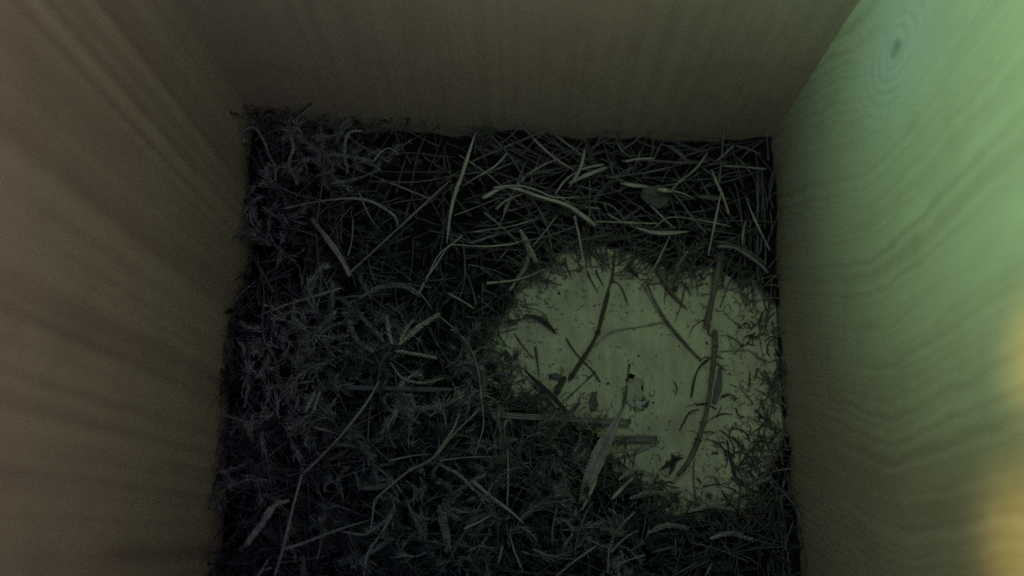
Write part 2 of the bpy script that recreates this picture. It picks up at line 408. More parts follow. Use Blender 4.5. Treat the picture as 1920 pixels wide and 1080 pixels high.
# name, points, width px, material, label, profile, flat, lift, nodes
ST = [
 ([(892,247),(868,322),(852,367),(843,410),(838,456)], 8.5, M_PALE, 'long pale straw standing steeply in the back left, wider at its middle', 'both', .5, .007, (.55,)),
 ([(844,338),(806,373),(750,425),(690,480),(655,512)], 5, M_STRAW, 'straight thin straw running diagonally across the left back of the nest', 'stem', .9, .005, ()),
 ([(673,360),(690,400),(711,432)], 4, M_STRAW, 'short slightly curved pale straw left of the long diagonal straw', 'taper', .8, .005, ()),
 ([(584,410),(612,445),(637,480),(656,518)], 12, M_STRAW, 'broad flat straw piece sloping down at the left side of the nest', 'stem', .3, .005, ()),
 ([(605,270),(606,310),(603,350),(594,418)], 4, M_GREY, 'thin upright greyish straw near the back left corner', 'stem', .9, .006, ()),
 ([(530,391),(596,378),(652,372),(696,378),(741,406),(745,428)], 6, M_STRAW, 'arched straw with a frayed left end by the left wall', 'stem', .6, .005, ()),
 ([(513,344),(554,364),(596,374)], 5, M_GREY, 'short grey straw below the back left corner touching the arched straw', 'taper', .8, .004, ()),
 ([(697,320),(770,323),(850,321)], 3, M_GREY, 'thin level straw behind the diagonal straws', 'stem', .9, .004, ()),
 ([(714,336),(750,350),(806,373),(815,378)], 4.5, M_STRAW, 'short straw meeting the long diagonal straw from the left', 'taper', .8, .006, ()),
 ([(790,350),(806,373),(838,432),(862,478)], 3, M_GREY, 'thin straw crossing under the long diagonal straw', 'stem', .9, .005, ()),
 ([(690,340),(780,341),(853,329),(905,322)], 4, M_GREY, 'thin level straw passing behind the long pale straw', 'stem', .8, .005, ()),
 ([(830,370),(831,427),(824,480),(818,510)], 4, M_GREY, 'upright greyish straw just left of the long pale straw', 'stem', .8, .003, ()),
 ([(662,407),(660,450),(652,480)], 3.5, M_STRAW, 'short upright straw right of the broad flat piece', 'stem', .8, .004, ()),
 ([(628,403),(632,440),(637,474)], 3, M_GREY, 'thin dark straw over the broad flat piece', 'stem', .8, .004, ()),
 ([(951,287),(930,310),(904,326),(865,350)], 5, M_STRAW, 'curved straw crossing the long pale straw near its middle', 'taper', .7, .005, ()),
 ([(868,441),(845,460),(821,480),(790,545)], 3.5, M_STRAW, 'thin straw bending down toward the moss at the centre left', 'stem', .8, .006, ()),
 ([(841,460),(815,500),(797,525),(785,552)], 4, M_STRAW, 'thin straw beside its twin bending toward the centre left moss', 'stem', .8, .006, ()),
 ([(886,435),(920,430),(960,424),(999,412)], 3, M_STRAW, 'thin level straw right of the long pale straw end', 'stem', .8, .004, ()),
 ([(844,458),(904,462),(960,458),(975,452)], 3.2, M_PALE, 'thin pale level straw ending near the grey clump', 'stem', .8, .006, ()),
 ([(800,527),(830,524),(858,520)], 3, M_GREY, 'short level side straw joining the centre left pair', 'stem', .8, .005, ()),
 ([(838,549),(865,563),(889,579)], 4, M_PALE, 'short pale straight straw left of the bare patch', 'stem', .8, .005, ()),
 ([(912,531),(960,526),(990,518),(1022,504)], 5, M_PALE, 'pale curved straw reaching over the back left rim of the bare patch', 'taper', .6, .006, ()),
 ([(824,593),(862,626),(886,661),(897,700),(904,760),(906,800),(890,855)], 3.2, M_STRAW, 'long thin curving straw hanging down left of the bare patch', 'stem', .8, .006, ()),
 ([(732,680),(755,709),(794,718),(832,709)], 5.5, M_STRAW, 'curved straw like a shallow bowl in the centre left moss', 'stem', .7, .005, ()),
 ([(650,727),(720,728),(790,730),(852,730)], 10, M_GREY, 'broad level straw half buried in the left moss', 'stem', .3, .004, ()),
 ([(593,460),(597,490),(604,519),(625,557)], 5, M_GREY, 'dark bent straw below the broad flat piece', 'stem', .7, .003, ()),
 ([(767,537),(790,553),(812,582)], 4, M_STRAW, 'short curved straw above the fuzzy centre left moss', 'taper', .7, .006, ()),
 ([(474,478),(488,505),(513,548)], 7, M_GREY, 'grey straw leaning against the left wall', 'stem', .5, .004, ()),
 ([(480,470),(489,513),(495,549),(492,600),(496,640),(518,679),(521,718),(545,765),(580,795),(630,812)], 3.8, M_GREY, 'long thin stem curving down along the left wall', 'stem', .9, .005, ()),
 ([(711,715),(684,760),(637,819),(590,868),(566,890)], 5, M_STRAW, 'upper length of the long kinked straw in the front left', 'stem', .8, .010, ()),
 ([(566,890),(555,930),(548,955),(530,1030),(513,1085)], 5.5, M_STRAW, 'lower length of the long kinked straw in the front left', 'stem', .8, .0105, ()),
 ([(530,1031),(570,1018),(607,1003),(650,988),(693,975)], 6, M_STRAW, 'straw lying slantwise from the foot of the long kinked straw', 'taper', .7, .009, ()),
 ([(640,996),(665,1001),(690,1002),(696,985),(702,938)], 4, M_STRAW, 'bent hook shaped straw in the front left', 'stem', .8, .009, ()),
 ([(702,938),(735,908),(770,881),(809,861),(850,815),(898,769)], 5, M_STRAW, 'long forked straw rising to the right in the front left', 'stem', .8, .009, (.3,)),
 ([(862,773),(852,800),(838,822),(809,861)], 5, M_STRAW, 'short arm beside the tip of the long forked straw', 'taper', .7, .010, ()),
 ([(729,865),(755,858),(785,853),(815,852)], 4, M_STRAW, 'short level straw crossing behind the long forked straw', 'taper', .7, .006, ()),
 ([(824,864),(870,858),(924,856)], 3.2, M_STRAW, 'thin level straw right of the long forked straw', 'stem', .7, .005, ()),
 ([(735,965),(712,1005),(690,1036),(681,1085)], 5, M_STRAW, 'kinked straw running off the bottom edge left of centre', 'stem', .7, .009, (.55,)),
 ([(587,801),(610,807),(637,815)], 4, M_STRAW, 'tiny straw touching the long kinked straw', 'taper', .7, .009, ()),
 ([(453,917),(480,880),(510,850),(542,825)], 3, M_GREY, 'thin straw near the left wall in the front', 'stem', .8, .004, ()),
 ([(886,902),(905,918),(921,932),(960,961),(985,985)], 8, M_PALE, 'wide pale split straw at the front centre', 'taper', .4, .006, ()),
 ([(951,830),(953,880),(951,950)], 3.5, M_STRAW, 'thin upright straw through the curly moss tuft', 'stem', .8, .006, ()),
 ([(942,1024),(938,1042),(933,1062)], 4, M_PALE, 'tiny pale straw near the bottom edge at the centre', 'taper', .7, .008, ()),
 ([(480,1085),(493,1065),(507,1044)], 5, M_STRAW, 'short straw at the bottom edge by the left wall', 'taper', .7, .008, ()),
 ([(672,916),(705,914),(737,905)], 11, M_GREY, 'short broad straw flake lying level in the front left', 'both', .3, .006, ()),
 ([(905,372),(940,352),(964,352),(1010,368),(1060,383),(1090,402),(1117,423)], 8.5, M_PALE, 'broad pale straw curving over the back of the nest toward the bare patch', 'stem', .35, .007, ()),
 ([(925,352),(973,348),(1010,358),(1041,370),(1098,369)], 4.5, M_PALE, 'thin pale straw lying along the broad curving straw', 'taper', .7, .0085, ()),
 ([(930,392),(950,375),(985,362)], 5, M_STRAW, 'frayed straw tip at the left end of the broad curving straw', 'taper', .5, .006, ()),
 ([(1001,261),(1035,292),(1079,321)], 6, M_STRAW, 'straight straw leaning on the back wall at the middle', 'taper', .7, .006, ()),
 ([(1137,314),(1100,328),(1067,344)], 9.5, M_STRAW, 'thick straw end in the back, broader of the crossing pair', 'stem', .5, .007, ()),
 ([(1132,308),(1090,318),(1060,338),(1040,366)], 4.5, M_STRAW, 'thin straw beside the thick straw end in the back', 'stem', .8, .006, ()),
 ([(1097,278),(1093,298),(1088,316),(1066,354)], 7, M_STRAW, 'upright blade crossing the thick straw end in the back', 'blade', .4, .008, ()),
 ([(1077,405),(1085,440),(1095,499),(1100,545),(1109,582)], 4.5, M_PALE, 'thin pale straw hanging into the bare patch from its back rim', 'taper', .8, .006, ()),
 ([(1334,318),(1345,345),(1355,366),(1367,402)], 5.5, M_PALE, 'short pale straw leaning down in the back right', 'stem', .7, .006, (.5,)),
 ([(1352,360),(1349,375),(1340,419),(1328,478)], 4.5, M_PALE, 'straight pale straw just left of the back right corner strip', 'stem', .8, .007, ()),
 ([(1327,285),(1310,310),(1295,325),(1272,342),(1257,360)], 5, M_STRAW, 'curved straw leading to the small dark leaf', 'stem', .8, .007, ()),
 ([(1228,354),(1245,356),(1262,360)], 8, M_PALE, 'short pale chip touching the small dark leaf', 'both', .3, .008, ()),
 ([(1139,401),(1168,417),(1195,428)], 5, M_STRAW, 'thin straw running into the lens shaped blade', 'taper', .8, .005, ()),
 ([(1190,426),(1225,436),(1255,437),(1290,434)], 9, M_PALE, 'lens shaped pale blade lying behind the bare patch', 'both', .3, .006, ()),
 ([(1163,344),(1190,348),(1218,350)], 8, M_PALE, 'short pale blade left of the small dark leaf', 'both', .3, .006, ()),
 ([(1165,302),(1210,300),(1275,305),(1328,303)], 6, M_GREY, 'level grey straw parallel to the back wall', 'stem', .6, .005, ()),
 ([(1172,303),(1195,298),(1228,297)], 5, M_STRAW, 'short straw lying on the level grey straw by the back wall', 'stem', .6, .0065, ()),
 ([(1305,368),(1335,371),(1366,373)], 12, M_GREY, 'dull broad flake right of the small dark leaf', 'both', .25, .004, ()),
 ([(1262,358),(1285,364),(1306,376)], 4, M_STRAW, 'tiny straw between the dark leaf and the dull flake', 'taper', .7, .006, ()),
 ([(1156,265),(1166,282),(1185,297)], 4, M_STRAW, 'small curved straw against the back wall right of the middle', 'taper', .7, .005, ()),
 ([(1248,272),(1270,284),(1290,305)], 8, M_GREY, 'grey blade bent down at the back wall', 'both', .35, .006, ()),
 ([(1375,274),(1355,292),(1337,306)], 5, M_STRAW, 'slanted straw near the back right corner', 'taper', .7, .006, ()),
 ([(1381,272),(1405,280),(1428,290)], 4, M_GREY, 'thin straw in the back right corner', 'stem', .7, .005, ()),
 ([(1355,311),(1395,313),(1436,317)], 4.5, M_STRAW, 'level straw ending at the right wall in the back', 'stem', .7, .005, ()),
 ([(1399,370),(1410,400),(1426,434),(1444,470)], 4.5, M_STRAW, 'straw sloping down beside the right wall', 'stem', .8, .006, ()),
 ([(1429,318),(1430,365),(1429,413)], 4, M_GREY, 'upright straw close along the right wall', 'stem', .8, .004, ()),
 ([(1420,330),(1421,390),(1416,440)], 5, M_GREY, 'second upright straw from the right wall in the back strip', 'stem', .7, .003, ()),
 ([(1398,414),(1393,440),(1392,462)], 5, M_STRAW, 'short upright straw at the right end of the back strip', 'stem', .7, .004, ()),
 ([(1428,437),(1427,460),(1424,480)], 4, M_GREY, 'tiny upright straw above the tip of the thick pale stalk', 'stem', .7, .004, ()),
 ([(1345,462),(1375,463),(1402,478),(1425,495),(1440,512)], 9, M_STRAW, 'thick blunt stalk pointing at the right wall beside the bare patch', 'stem', .7, .005, ()),
 ([(1345,452),(1385,462),(1415,478),(1436,496)], 4, M_GREY, 'thin stalk beside the thick blunt stalk by the right wall', 'stem', .7, .0065, ()),
 ([(1082,378),(1118,378),(1150,388),(1174,416),(1182,424)], 4, M_GREY, 'arched thin straw behind the bare patch', 'stem', .8, .005, ()),
 ([(1118,415),(1170,417),(1230,419)], 3.2, M_PALE, 'fine level pale straw behind the lens shaped blade', 'stem', .8, .005, ()),
 ([(1227,427),(1245,412),(1262,407),(1310,412),(1372,425)], 3.2, M_STRAW, 'fine bowed straw above the lens shaped blade', 'stem', .8, .006, ()),
 ([(1220,385),(1245,410),(1268,432)], 5, M_STRAW, 'short straw below the tip of the small dark leaf', 'taper', .7, .006, ()),
 ([(1262,362),(1278,380),(1295,404),(1327,440)], 5, M_GREY, 'slanting grey straw right below the small dark leaf', 'stem', .7, .005, ()),
 ([(930,460),(965,455),(999,449),(1040,438),(1079,424)], 4, M_GREY, 'long shallow straw just above the grey clump', 'stem', .7, .005, ()),
 ([(1043,405),(1025,430),(999,462)], 3.5, M_STRAW, 'thin slanted straw crossing above the grey clump', 'stem', .7, .006, ()),
 ([(1257,440),(1243,470),(1230,496),(1215,517),(1203,536)], 4.5, M_STRAW, 'thin straw poking out over the back rim of the bare patch', 'stem', .8, .006, ()),
 ([(1008,390),(1022,415),(1029,437),(1035,470)], 4.5, M_GREY, 'dark upright straw above the left back rim of the bare patch', 'stem', .8, .004, ()),
 ([(1121,893),(1108,922),(1091,957)], 6, M_PALE, 'pale pointed straw below the big dry leaf', 'both', .5, .006, ()),
 ([(1189,895),(1168,914),(1147,936)], 8, M_STRAW, 'short blunt pale straw on the front rim of the bare patch', 'stem', .6, .007, ()),
 ([(1070,766),(1086,778),(1100,793),(1115,816)], 3, M_PALE, 'fine pale curved straw over the ribbed reed', 'taper', .8, .006, ()),
 ([(1210,1041),(1180,1050),(1147,1066)], 4, M_STRAW, 'fine straw at the bottom right of the centre', 'taper', .8, .008, ()),
 ([(1266,1024),(1245,1030),(1222,1036)], 5, M_GREY, 'short grey straw near the bottom right', 'both', .6, .007, ()),
 ([(1334,1058),(1328,1070),(1320,1084)], 4, M_STRAW, 'tiny straw at the bottom edge right of centre', 'taper', .8, .008, ()),
 ([(1118,1024),(1080,1050),(1038,1084)], 4.5, M_STRAW, 'slanting straw running off the bottom edge at the centre', 'stem', .8, .009, ()),
 ([(999,1030),(1035,1044),(1060,1048),(1082,1047)], 4, M_STRAW, 'bowed straw near the bottom edge at the centre', 'taper', .8, .008, ()),
 ([(1045,950),(1036,990),(1036,1022)], 5, M_GREY, 'bent grey straw in the front centre', 'stem', .7, .006, ()),
 ([(955,1000),(965,1035),(980,1070)], 4, M_STRAW, 'thin straw sloping to the bottom edge left of the bowed straw', 'stem', .7, .008, ()),
 ([(1112,940),(1095,970),(1082,1010),(1078,1040)], 4, M_GREY, 'thin hanging stem in the front centre', 'stem', .8, .006, ()),
 ([(872,985),(900,968),(935,960)], 9, M_GREY, 'broad frayed straw flake in the front centre', 'blade', .3, .006, ()),
 ([(870,992),(905,975),(925,962)], 5, M_STRAW, 'straw along the broad frayed flake', 'taper', .6, .0075, ()),
 ([(860,560),(868,540),(872,500),(868,450)], 4, M_GREY, 'upright dark straw right of the centre left twin straws', 'stem', .7, .004, ()),
 ([(700,660),(712,690),(705,720)], 5, M_GREY, 'short drooping straw at the head of the long kinked straw', 'stem', .7, .006, ()),
 ([(760,300),(750,330),(742,366)], 4, M_GREY, 'short leaning straw near the back wall on the left', 'stem', .7, .005, ()),
 ([(734,206),(736,230),(734,254)], 3.4, M_GREY, 'small upright stem against the back wall', 'stem', .8, .004, ()),
]
for pts, wd, mt, lb, pr, fl, li, nd in ST:
    traced('straw', pts, wd, mt, lb, 'straw', pr, fl, li, group=G1, nodes=nd, arch=0.001)

# a pale straw stuck to the left wall
def wall_pt(X, Y, x):
    d = ray(X, Y); return Vector((0, 0, CAM_H)) + d * (x / d.x)
P = catmull([wall_pt(456, 262, -0.0743), wall_pt(461, 274, -0.0743), wall_pt(468, 287, -0.0743)])
V, F, T = stalk(P, 4.5 * PX, 'taper', .8)
tag(mesh_obj('straw', V, F, M_PALE, loc=P[0], attr=T), 'tiny pale straw stuck to the left wall near the back corner', 'straw', G1)

# ---------- sticks and stems on the bare floor
G2 = 'dark sticks and stems on the bare floor patch'
SK = [
 ([(1153,470,.006),(1150,510,.005),(1141,547,.004)], 5, M_DARK, 'thin dark upper shoot above the thick dark stick', 'stem', ()),
 ([(1141,547,.004),(1130,590,.0035),(1118,630,.003),(1092,674,.0025),(1067,712,.003)], 9.5, M_DARK, 'thick dark bent stick standing out on the pale bare floor', 'stem', (.45, .97)),
 ([(1211,528,.006),(1228,565,.004),(1251,603,.003),(1290,650,.002),(1316,676,.002)], 6, M_STEM, 'long slim brown stem slanting across the bare floor to the right', 'stem', ()),
 ([(1098,672,.001),(1118,643,.001),(1147,622,.001),(1200,612,.001),(1251,602,.0015)], 4.5, M_STRAW, 'faint pale stem lying flat across the middle of the bare floor', 'stem', ()),
 ([(1284,538,.005),(1278,570,.003),(1263,609,.001)], 3.2, M_DARK, 'fine dark twig hanging between the slim stem and the dark stalk', 'taper', ()),
 ([(1350,484,.008),(1342,530,.007),(1333,575,.005),(1325,612,.004)], 14, M_STEM, 'wide dark hollow stalk with a cut end in the bare patch', 'stem', ()),
 ([(1340,618,.003),(1341,650,.003),(1336,700,.004),(1328,760,.006),(1318,800,.007),(1296,858,.008),(1270,892,.008)], 10.5, M_STEM, 'long brown stalk running down the right half of the bare floor', 'stem', (.12, .75)),
 ([(1330,672,.003),(1312,688,.0015),(1302,712,.001),(1296,745,.001)], 5, M_DARK, 'dark side branch curving down left from the long brown stalk', 'stem', ()),
 ([(1345,680,.002),(1355,690,.001),(1362,695,.001)], 4, M_STEM, 'tiny stub on the right side of the long brown stalk', 'taper', ()),
 ([(1228,495,.006),(1245,525,.004),(1260,550,.002),(1290,582,.001)], 8, M_STEM, 'blurred brown strip beside the back rim of the bare floor', 'blade', ()),
 ([(1172,494,.004),(1185,508,.002),(1199,522,.001)], 6, M_DARK, 'short dark sliver at the back rim of the bare floor', 'both', ()),
 ([(1101,508,.003),(1110,528,.001),(1122,550,.001)], 4, M_DARK, 'small dark twig left of the thick stick, leftmost of the pair', 'taper', ()),
 ([(1117,506,.003),(1124,522,.001),(1134,540,.001)], 4, M_DARK, 'small dark twig left of the thick stick, rightmost of the pair', 'taper', ()),
 ([(1145,528,.002),(1158,530,.001),(1168,545,.001),(1178,572,.001)], 2.8, M_DARK, 'hair thin hooked twig right of the thick stick', 'stem', ()),
 ([(1120,492,.002),(1128,498,.001),(1130,511,.001)], 3, M_DARK, 'tiny hooked bit above the pair of small dark twigs', 'stem', ()),
 ([(1058,484,.004),(1064,502,.002),(1074,525,.001)], 5, M_STEM, 'short blurred twig at the back left of the bare floor', 'taper', ()),
 ([(1040,474,.005),(1033,508,.003),(1023,545,.001)], 5, M_STEM, 'brown twig hanging from the left back rim of the bare floor', 'taper', ()),
 ([(964,624,.002),(980,648,.001),(1000,672,.001)], 3.4, M_STEM, 'thin brown twig in the left corner of the bare floor', 'stem', ()),
 ([(1004,650,.001),(1008,680,.001),(1013,716,.001)], 5, M_STEM, 'short dark bar standing upright in the left of the bare floor', 'taper', ()),
 ([(1061,633,.001),(1078,660,.001),(1100,683,.001),(1112,696,.001),(1126,717,.001)], 4.2, M_STEM, 'thin brown stem crossing beneath the thick dark stick', 'stem', ()),
 ([(1118,695,.002),(1090,722,.003),(1058,751,.005)], 2.4, M_DARK, 'hair thin dark stem rising from the notched blade', 'stem', ()),
 ([(1181,682,.001),(1178,700,.001),(1176,720,.001)], 4.5, M_STEM, 'short brown sliver in the middle of the bare floor', 'taper', ()),
 ([(1176,722,.001),(1172,745,.001),(1168,768,.002)], 7, M_GREY, 'grey sliver above the tip of the big dry leaf', 'both', ()),
 ([(1349,659,.001),(1384,656,.001),(1408,658,.001),(1426,676,.001)], 3.6, M_STRAW, 'faint curved stem right of the long brown stalk', 'stem', ()),
 ([(1310,768,.005),(1293,773,.003),(1283,790,.001),(1274,808,.001)], 3.8, M_DARK, 'arched dark side twig left of the long brown stalk', 'stem', ()),
 ([(1364,826,.001),(1367,850,.001),(1373,872,.001),(1386,903,.0015),(1421,924,.001)], 5.5, M_DARK, 'dark angled twig in the front right of the bare floor', 'stem', ()),
 ([(1373,820,.001),(1385,830,.001),(1397,842,.001)], 4.5, M_DARK, 'short dark twig above the dark angled twig', 'taper', ()),
 ([(1428,824,.001),(1410,842,.002),(1390,868,.001)], 5, M_DARK, 'slanted dark twig in the front right of the bare floor', 'stem', ()),
 ([(1385,874,.001),(1396,868,.001),(1415,873,.001)], 4, M_DARK, 'little curved twig over the dark angled twig', 'stem', ()),
 ([(1344,782,.001),(1350,768,.001),(1353,760,.001)], 3, M_DARK, 'tiny dark scrap right of the long brown stalk', 'taper', ()),
 ([(1430,748,.001),(1424,765,.001),(1415,778,.001)], 4, M_DARK, 'small dark chip near the right wall', 'taper', ()),
 ([(1420,690,.001),(1418,702,.001),(1414,716,.001)], 4, M_STEM, 'upright brown chip near the right wall', 'taper', ()),
 ([(1380,765,.001),(1384,778,.001),(1396,782,.001)], 3.4, M_DARK, 'hooked dark scrap in the right of the bare floor', 'stem', ()),
 ([(1364,950,.002),(1330,955,.003),(1290,962,.004),(1251,976,.005)], 7, M_STEM, 'brown stem along the front rim of the bare patch', 'stem', ()),
 ([(1130,868,.004),(1165,898,.004),(1200,926,.005)], 11, M_STEM, 'dark stick crossing behind the blunt pale straw', 'stem', ()),
 ([(1473,770,.001),(1479,830,.001),(1485,878,.002),(1490,930,.003),(1497,985,.003)], 3.5, M_STEM, 'long brown twig lying along the foot of the right wall', 'stem', ()),
 ([(1448,600,.001),(1456,680,.001),(1462,760,.001)], 2.4, M_STEM, 'thin brown twig in the seam at the foot of the right wall', 'stem', ()),
 ([(1303,860,.001),(1300,885,.001),(1303,935,.001)], 3, M_STEM, 'thin upright stem below the long brown stalk', 'stem', ()),
]
for pts, wd, mt, lb, pr, nd in SK:
    P0 = [at_floor(x, y, max(z, wd * PX * .45 + .0002)) for x, y, z in pts]
    for p in P0: p.x = min(max(p.x, X0 + .0008), X1 - .0008)
    traced_pts = catmull(P0)
    V, F, T = stalk(traced_pts, wd * PX, pr, .85)
    nm = 'twig' if wd < 6 else 'stick'
    if nd:
        root = empty(nm, traced_pts[0]); tag(root, lb, nm, G2)
        mesh_obj('stem', V, F, mt, root, loc=traced_pts[0], attr=T)
        for f in nd:
            i = min(max(int(f * (len(traced_pts) - 1)), 1), len(traced_pts) - 2); q = traced_pts[i]
            d = (traced_pts[i + 1] - traced_pts[i - 1]).normalized()
            v, ff, t = stalk([q - d * .0007, q - d * .0003, q, q + d * .0003, q + d * .0007], wd * PX * 1.35, 'both', .9, 8)
            mesh_obj('node', v, ff, M_DARK, root, loc=q, attr=t)
    else:
        tag(mesh_obj(nm, V, F, mt, loc=traced_pts[0], attr=T), lb, nm, G2)

# dark twig up on the back wall at the left
P = catmull([at_floor(584, 190, .030), at_floor(572, 203, .0285), at_floor(556, 217, .027), at_floor(530, 236, .026)])
for p in P: p.y = min(p.y, Y1 - .001)
V, F, T = stalk(P, 4.5 * PX, 'taper', .9)
tag(mesh_obj('twig', V, F, M_DARK, loc=P[0], attr=T), 'crooked dark twig leaning on the back wall near the left corner', 'twig')

# ---------- ribbed reeds
def reed(pts, wd, lb, mat):
    P = catmull([at_floor(x, y, z) for x, y, z in pts], .0015)
    root = empty('reed', P[0]); tag(root, lb, 'reed')
    V, F, T = stalk(P, wd * PX, 'flat', .28, 10); mesh_obj('blade', V, F, mat, root, loc=P[0], attr=[.1] * len(T))
    sdv = (P[-1] - P[0]).cross(Vector((0, 0, 1))).normalized()
    for k in (-.38, -.1, .2, .42):
        Q = [p + sdv * (k * wd * PX) + Vector((0, 0, wd * PX * (.14 + .25 * abs(k)) + .00005)) for p in P]
        V, F, T = stalk(Q, .00028, 'flat', 1, 5); mesh_obj('rib', V, F, M_STRAW, root, loc=Q[0], attr=[.5] * len(T))
reed([(898, 775, .014), (979, 781, .012), (1080, 786, .008), (1183, 791, .005)], 11, 'long dark ribbed reed lying level under the big dry leaf', M_DARK)
reed([(1145, 822, .006), (1190, 822, .005), (1232, 823, .004)], 12, 'short dark ribbed reed with a square cut end below the long one', M_DARK)
traced('straw', [(1147, 848, .007), (1190, 842, .006), (1232, 829, .0045)], 8, M_STRAW, 'pale straw just below the short ribbed reed', 'straw', 'taper', .4, group=G1)

# ---------- leaves
def leaf(name, outline_c, widths, mat, label, lift_pts, curl=.25, midrib=True, ragged=0.08, cat='leaf', ribmat=None, rib_w=.0005):
    P = catmull([at_floor(x, y, z) for (x, y), z in zip(outline_c, lift_pts)], .0012)
    n = len(P); V = []; F = []; T = []; M = 9; lp = rnd.random() * 20
    for i, p in enumerate(P):
        f = i / (n - 1); tg = (P[min(i + 1, n - 1)] - P[max(i - 1, 0)]).normalized(); s = tg.cross(Vector((0, 0, 1))).normalized(); u = s.cross(tg)
        fw = f * (len(widths) - 1); k = min(int(fw), len(widths) - 2); wd = (widths[k] * (1 - fw + k) + widths[k + 1] * (fw - k)) * PX / 2
        for j in range(M):
            q = (j / (M - 1)) * 2 - 1
            e = 1 + ragged * mnoise.noise(Vector((f * 18, lp + (3 if q > 0 else 0), 0))) * 2
            V.append(p + s * (q * wd * e) + u * (curl * wd * q * q + .12 * wd * mnoise.noise(Vector((f * 6, q * 2, lp))))); T.append(.5 + .4 * mnoise.noise(Vector((q * 9, f * 2, lp))))
    for i in range(n - 1):
        for j in range(M - 1):
            a = i * M + j; F.append((a, a + 1, a + M + 1, a + M))
    root = empty(name, P[0]); tag(root, label, cat)
    o = mesh_obj('blade', V, F, mat, root, loc=P[0], attr=T)
    md = o.modifiers.new('thickness', 'SOLIDIFY'); md.thickness = .00022
    if midrib:
        Q = [p + Vector((0, 0, .0002)) for p in P]
        v, ff, t = stalk(Q, rib_w, 'taper', .8, 6); mesh_obj('midrib', v, ff, ribmat or mat, root, loc=Q[0], attr=[.2] * len(t))
    return root
leaf('dry_leaf', [(1168, 764), (1150, 800), (1125, 850), (1102, 905), (1088, 945)], [2, 14, 27, 27, 18, 8], M_STRAW, 'large pale pointed dry leaf at the front left rim of the bare patch', [.018, .018, .016, .014, .012], .3, ribmat=M_STRAW)
leaf('dark_leaf', [(1202, 362), (1218, 366), (1235, 370), (1254, 368)], [14, 40, 38, 46, 22], M_DLEAF, 'small dull green angular leaf in the straw behind the bare patch', [.017, .0175, .0175, .017], .1, ragged=.25)
leaf('curled_leaf', [(612, 695), (628, 714), (645, 726), (662, 742)], [8, 22, 26, 16, 5], M_DLEAF, 'crumpled brownish leaf in the middle of the left moss', [.030, .030, .029, .028], .55, ragged=.5)
leaf('notched_leaf', [(984, 694), (1005, 715), (1029, 737), (1068, 778)], [2, 8, 9, 8, 5], M_DARK, 'narrow blackish leaf blade at the lower left of the bare floor', [.006, .006, .007, .009], .4, midrib=True)
leaf('leaf_scrap', [(1030, 705), (1042, 704), (1060, 711)], [8, 10, 4], M_STEM, 'small brown leaf scrap right above the blackish blade', [.002, .003, .003], .3, midrib=False, ragged=0.5)
leaf('leaf_scrap', [(1060, 706), (1050, 722), (1042, 738)], [5, 11, 10], M_DARK, 'dark leaf scrap between the blackish blade and the thick stick', [.003, .004, .004], .3, midrib=False, ragged=0.5)
leaf('leaf_scrap', [(1115, 735), (1114, 750), (1112, 768)], [10, 14, 12], M_STEM, 'brown leaf scrap left of the big dry leaf tip', [.001, .001, .002], .2, midrib=False, ragged=0.5)
leaf('blurred_strip', [(1350, 690), (1348, 720), (1340, 755)], [4, 14, 8], M_GREY, 'grey papery strip along the right of the long brown stalk', [.001, .001, .002], .2, midrib=False, cat='leaf scrap')

# moulted caterpillar-like seed husk on the floor, and a dark lump
P = catmull([at_floor(985, 590, .002), at_floor(1003, 594, .0028), at_floor(1023, 604, .0028), at_floor(1043, 626, .0012)], .0006)
V, F, T = stalk(P, 10 * PX, 'both', .8, 9)
tag(mesh_obj('seed_husk', V, F, M_DARK, loc=P[0], attr=T), 'dark shrivelled husk lying at the left edge of the bare floor', 'seed husk')
P = catmull([at_floor(977, 575, .004), at_floor(1000, 580, .004), at_floor(1016, 586, .003), at_floor(1027, 600, .003)], .0006)
V, F, T = stalk(P, 3 * PX, 'stem', .9, 6)
tag(mesh_obj('twig', V, F, M_DARK, loc=P[0], attr=T), 'thin arched twig over the dark husk', 'twig', G2)
P = catmull([at_floor(953, 580, .005), at_floor(955, 600, .004), at_floor(966, 606, .003), at_floor(975, 590, .004)], .0006)
V, F, T = stalk(P, 2.6 * PX, 'stem', .9, 6)
tag(mesh_obj('twig', V, F, M_DARK, loc=P[0], attr=T), 'hair thin looped twig left of the dark husk', 'twig', G2)

def lump(name, X, Y, z, rx, ry, rz, mat, label, cat, seed, amp=.35, n=14):
    c = at_floor(X, Y, z); V = []; F = []
    for i in range(n + 1):
        th = math.pi * i / n
        for j in range(n * 2):
            ph = math.pi * j / n
            d = Vector((math.sin(th) * math.cos(ph), math.sin(th) * math.sin(ph), math.cos(th)))
            k = 1 + amp * mnoise.fractal(d * 2.2 + Vector((seed, 0, 0)), 1.0, 2.0, 3)
            V.append(c + Vector((d.x * rx * k, d.y * ry * k, max(d.z * rz * k, -z + .0001))))
    m_ = n * 2
    for i in range(n):
        for j in range(m_): F.append((i * m_ + j, (i + 1) * m_ + j, (i + 1) * m_ + (j + 1) % m_, i * m_ + (j + 1) % m_))
    return tag(mesh_obj(name, V, F, mat, loc=(c.x, c.y, c.z), attr=[.3] * len(V)), label, cat)
lump('soil_lump', 949, 668, .001, .0011, .0016, .001, M_DARK, 'small black lump at the left tip of the bare floor', 'lump', 8)
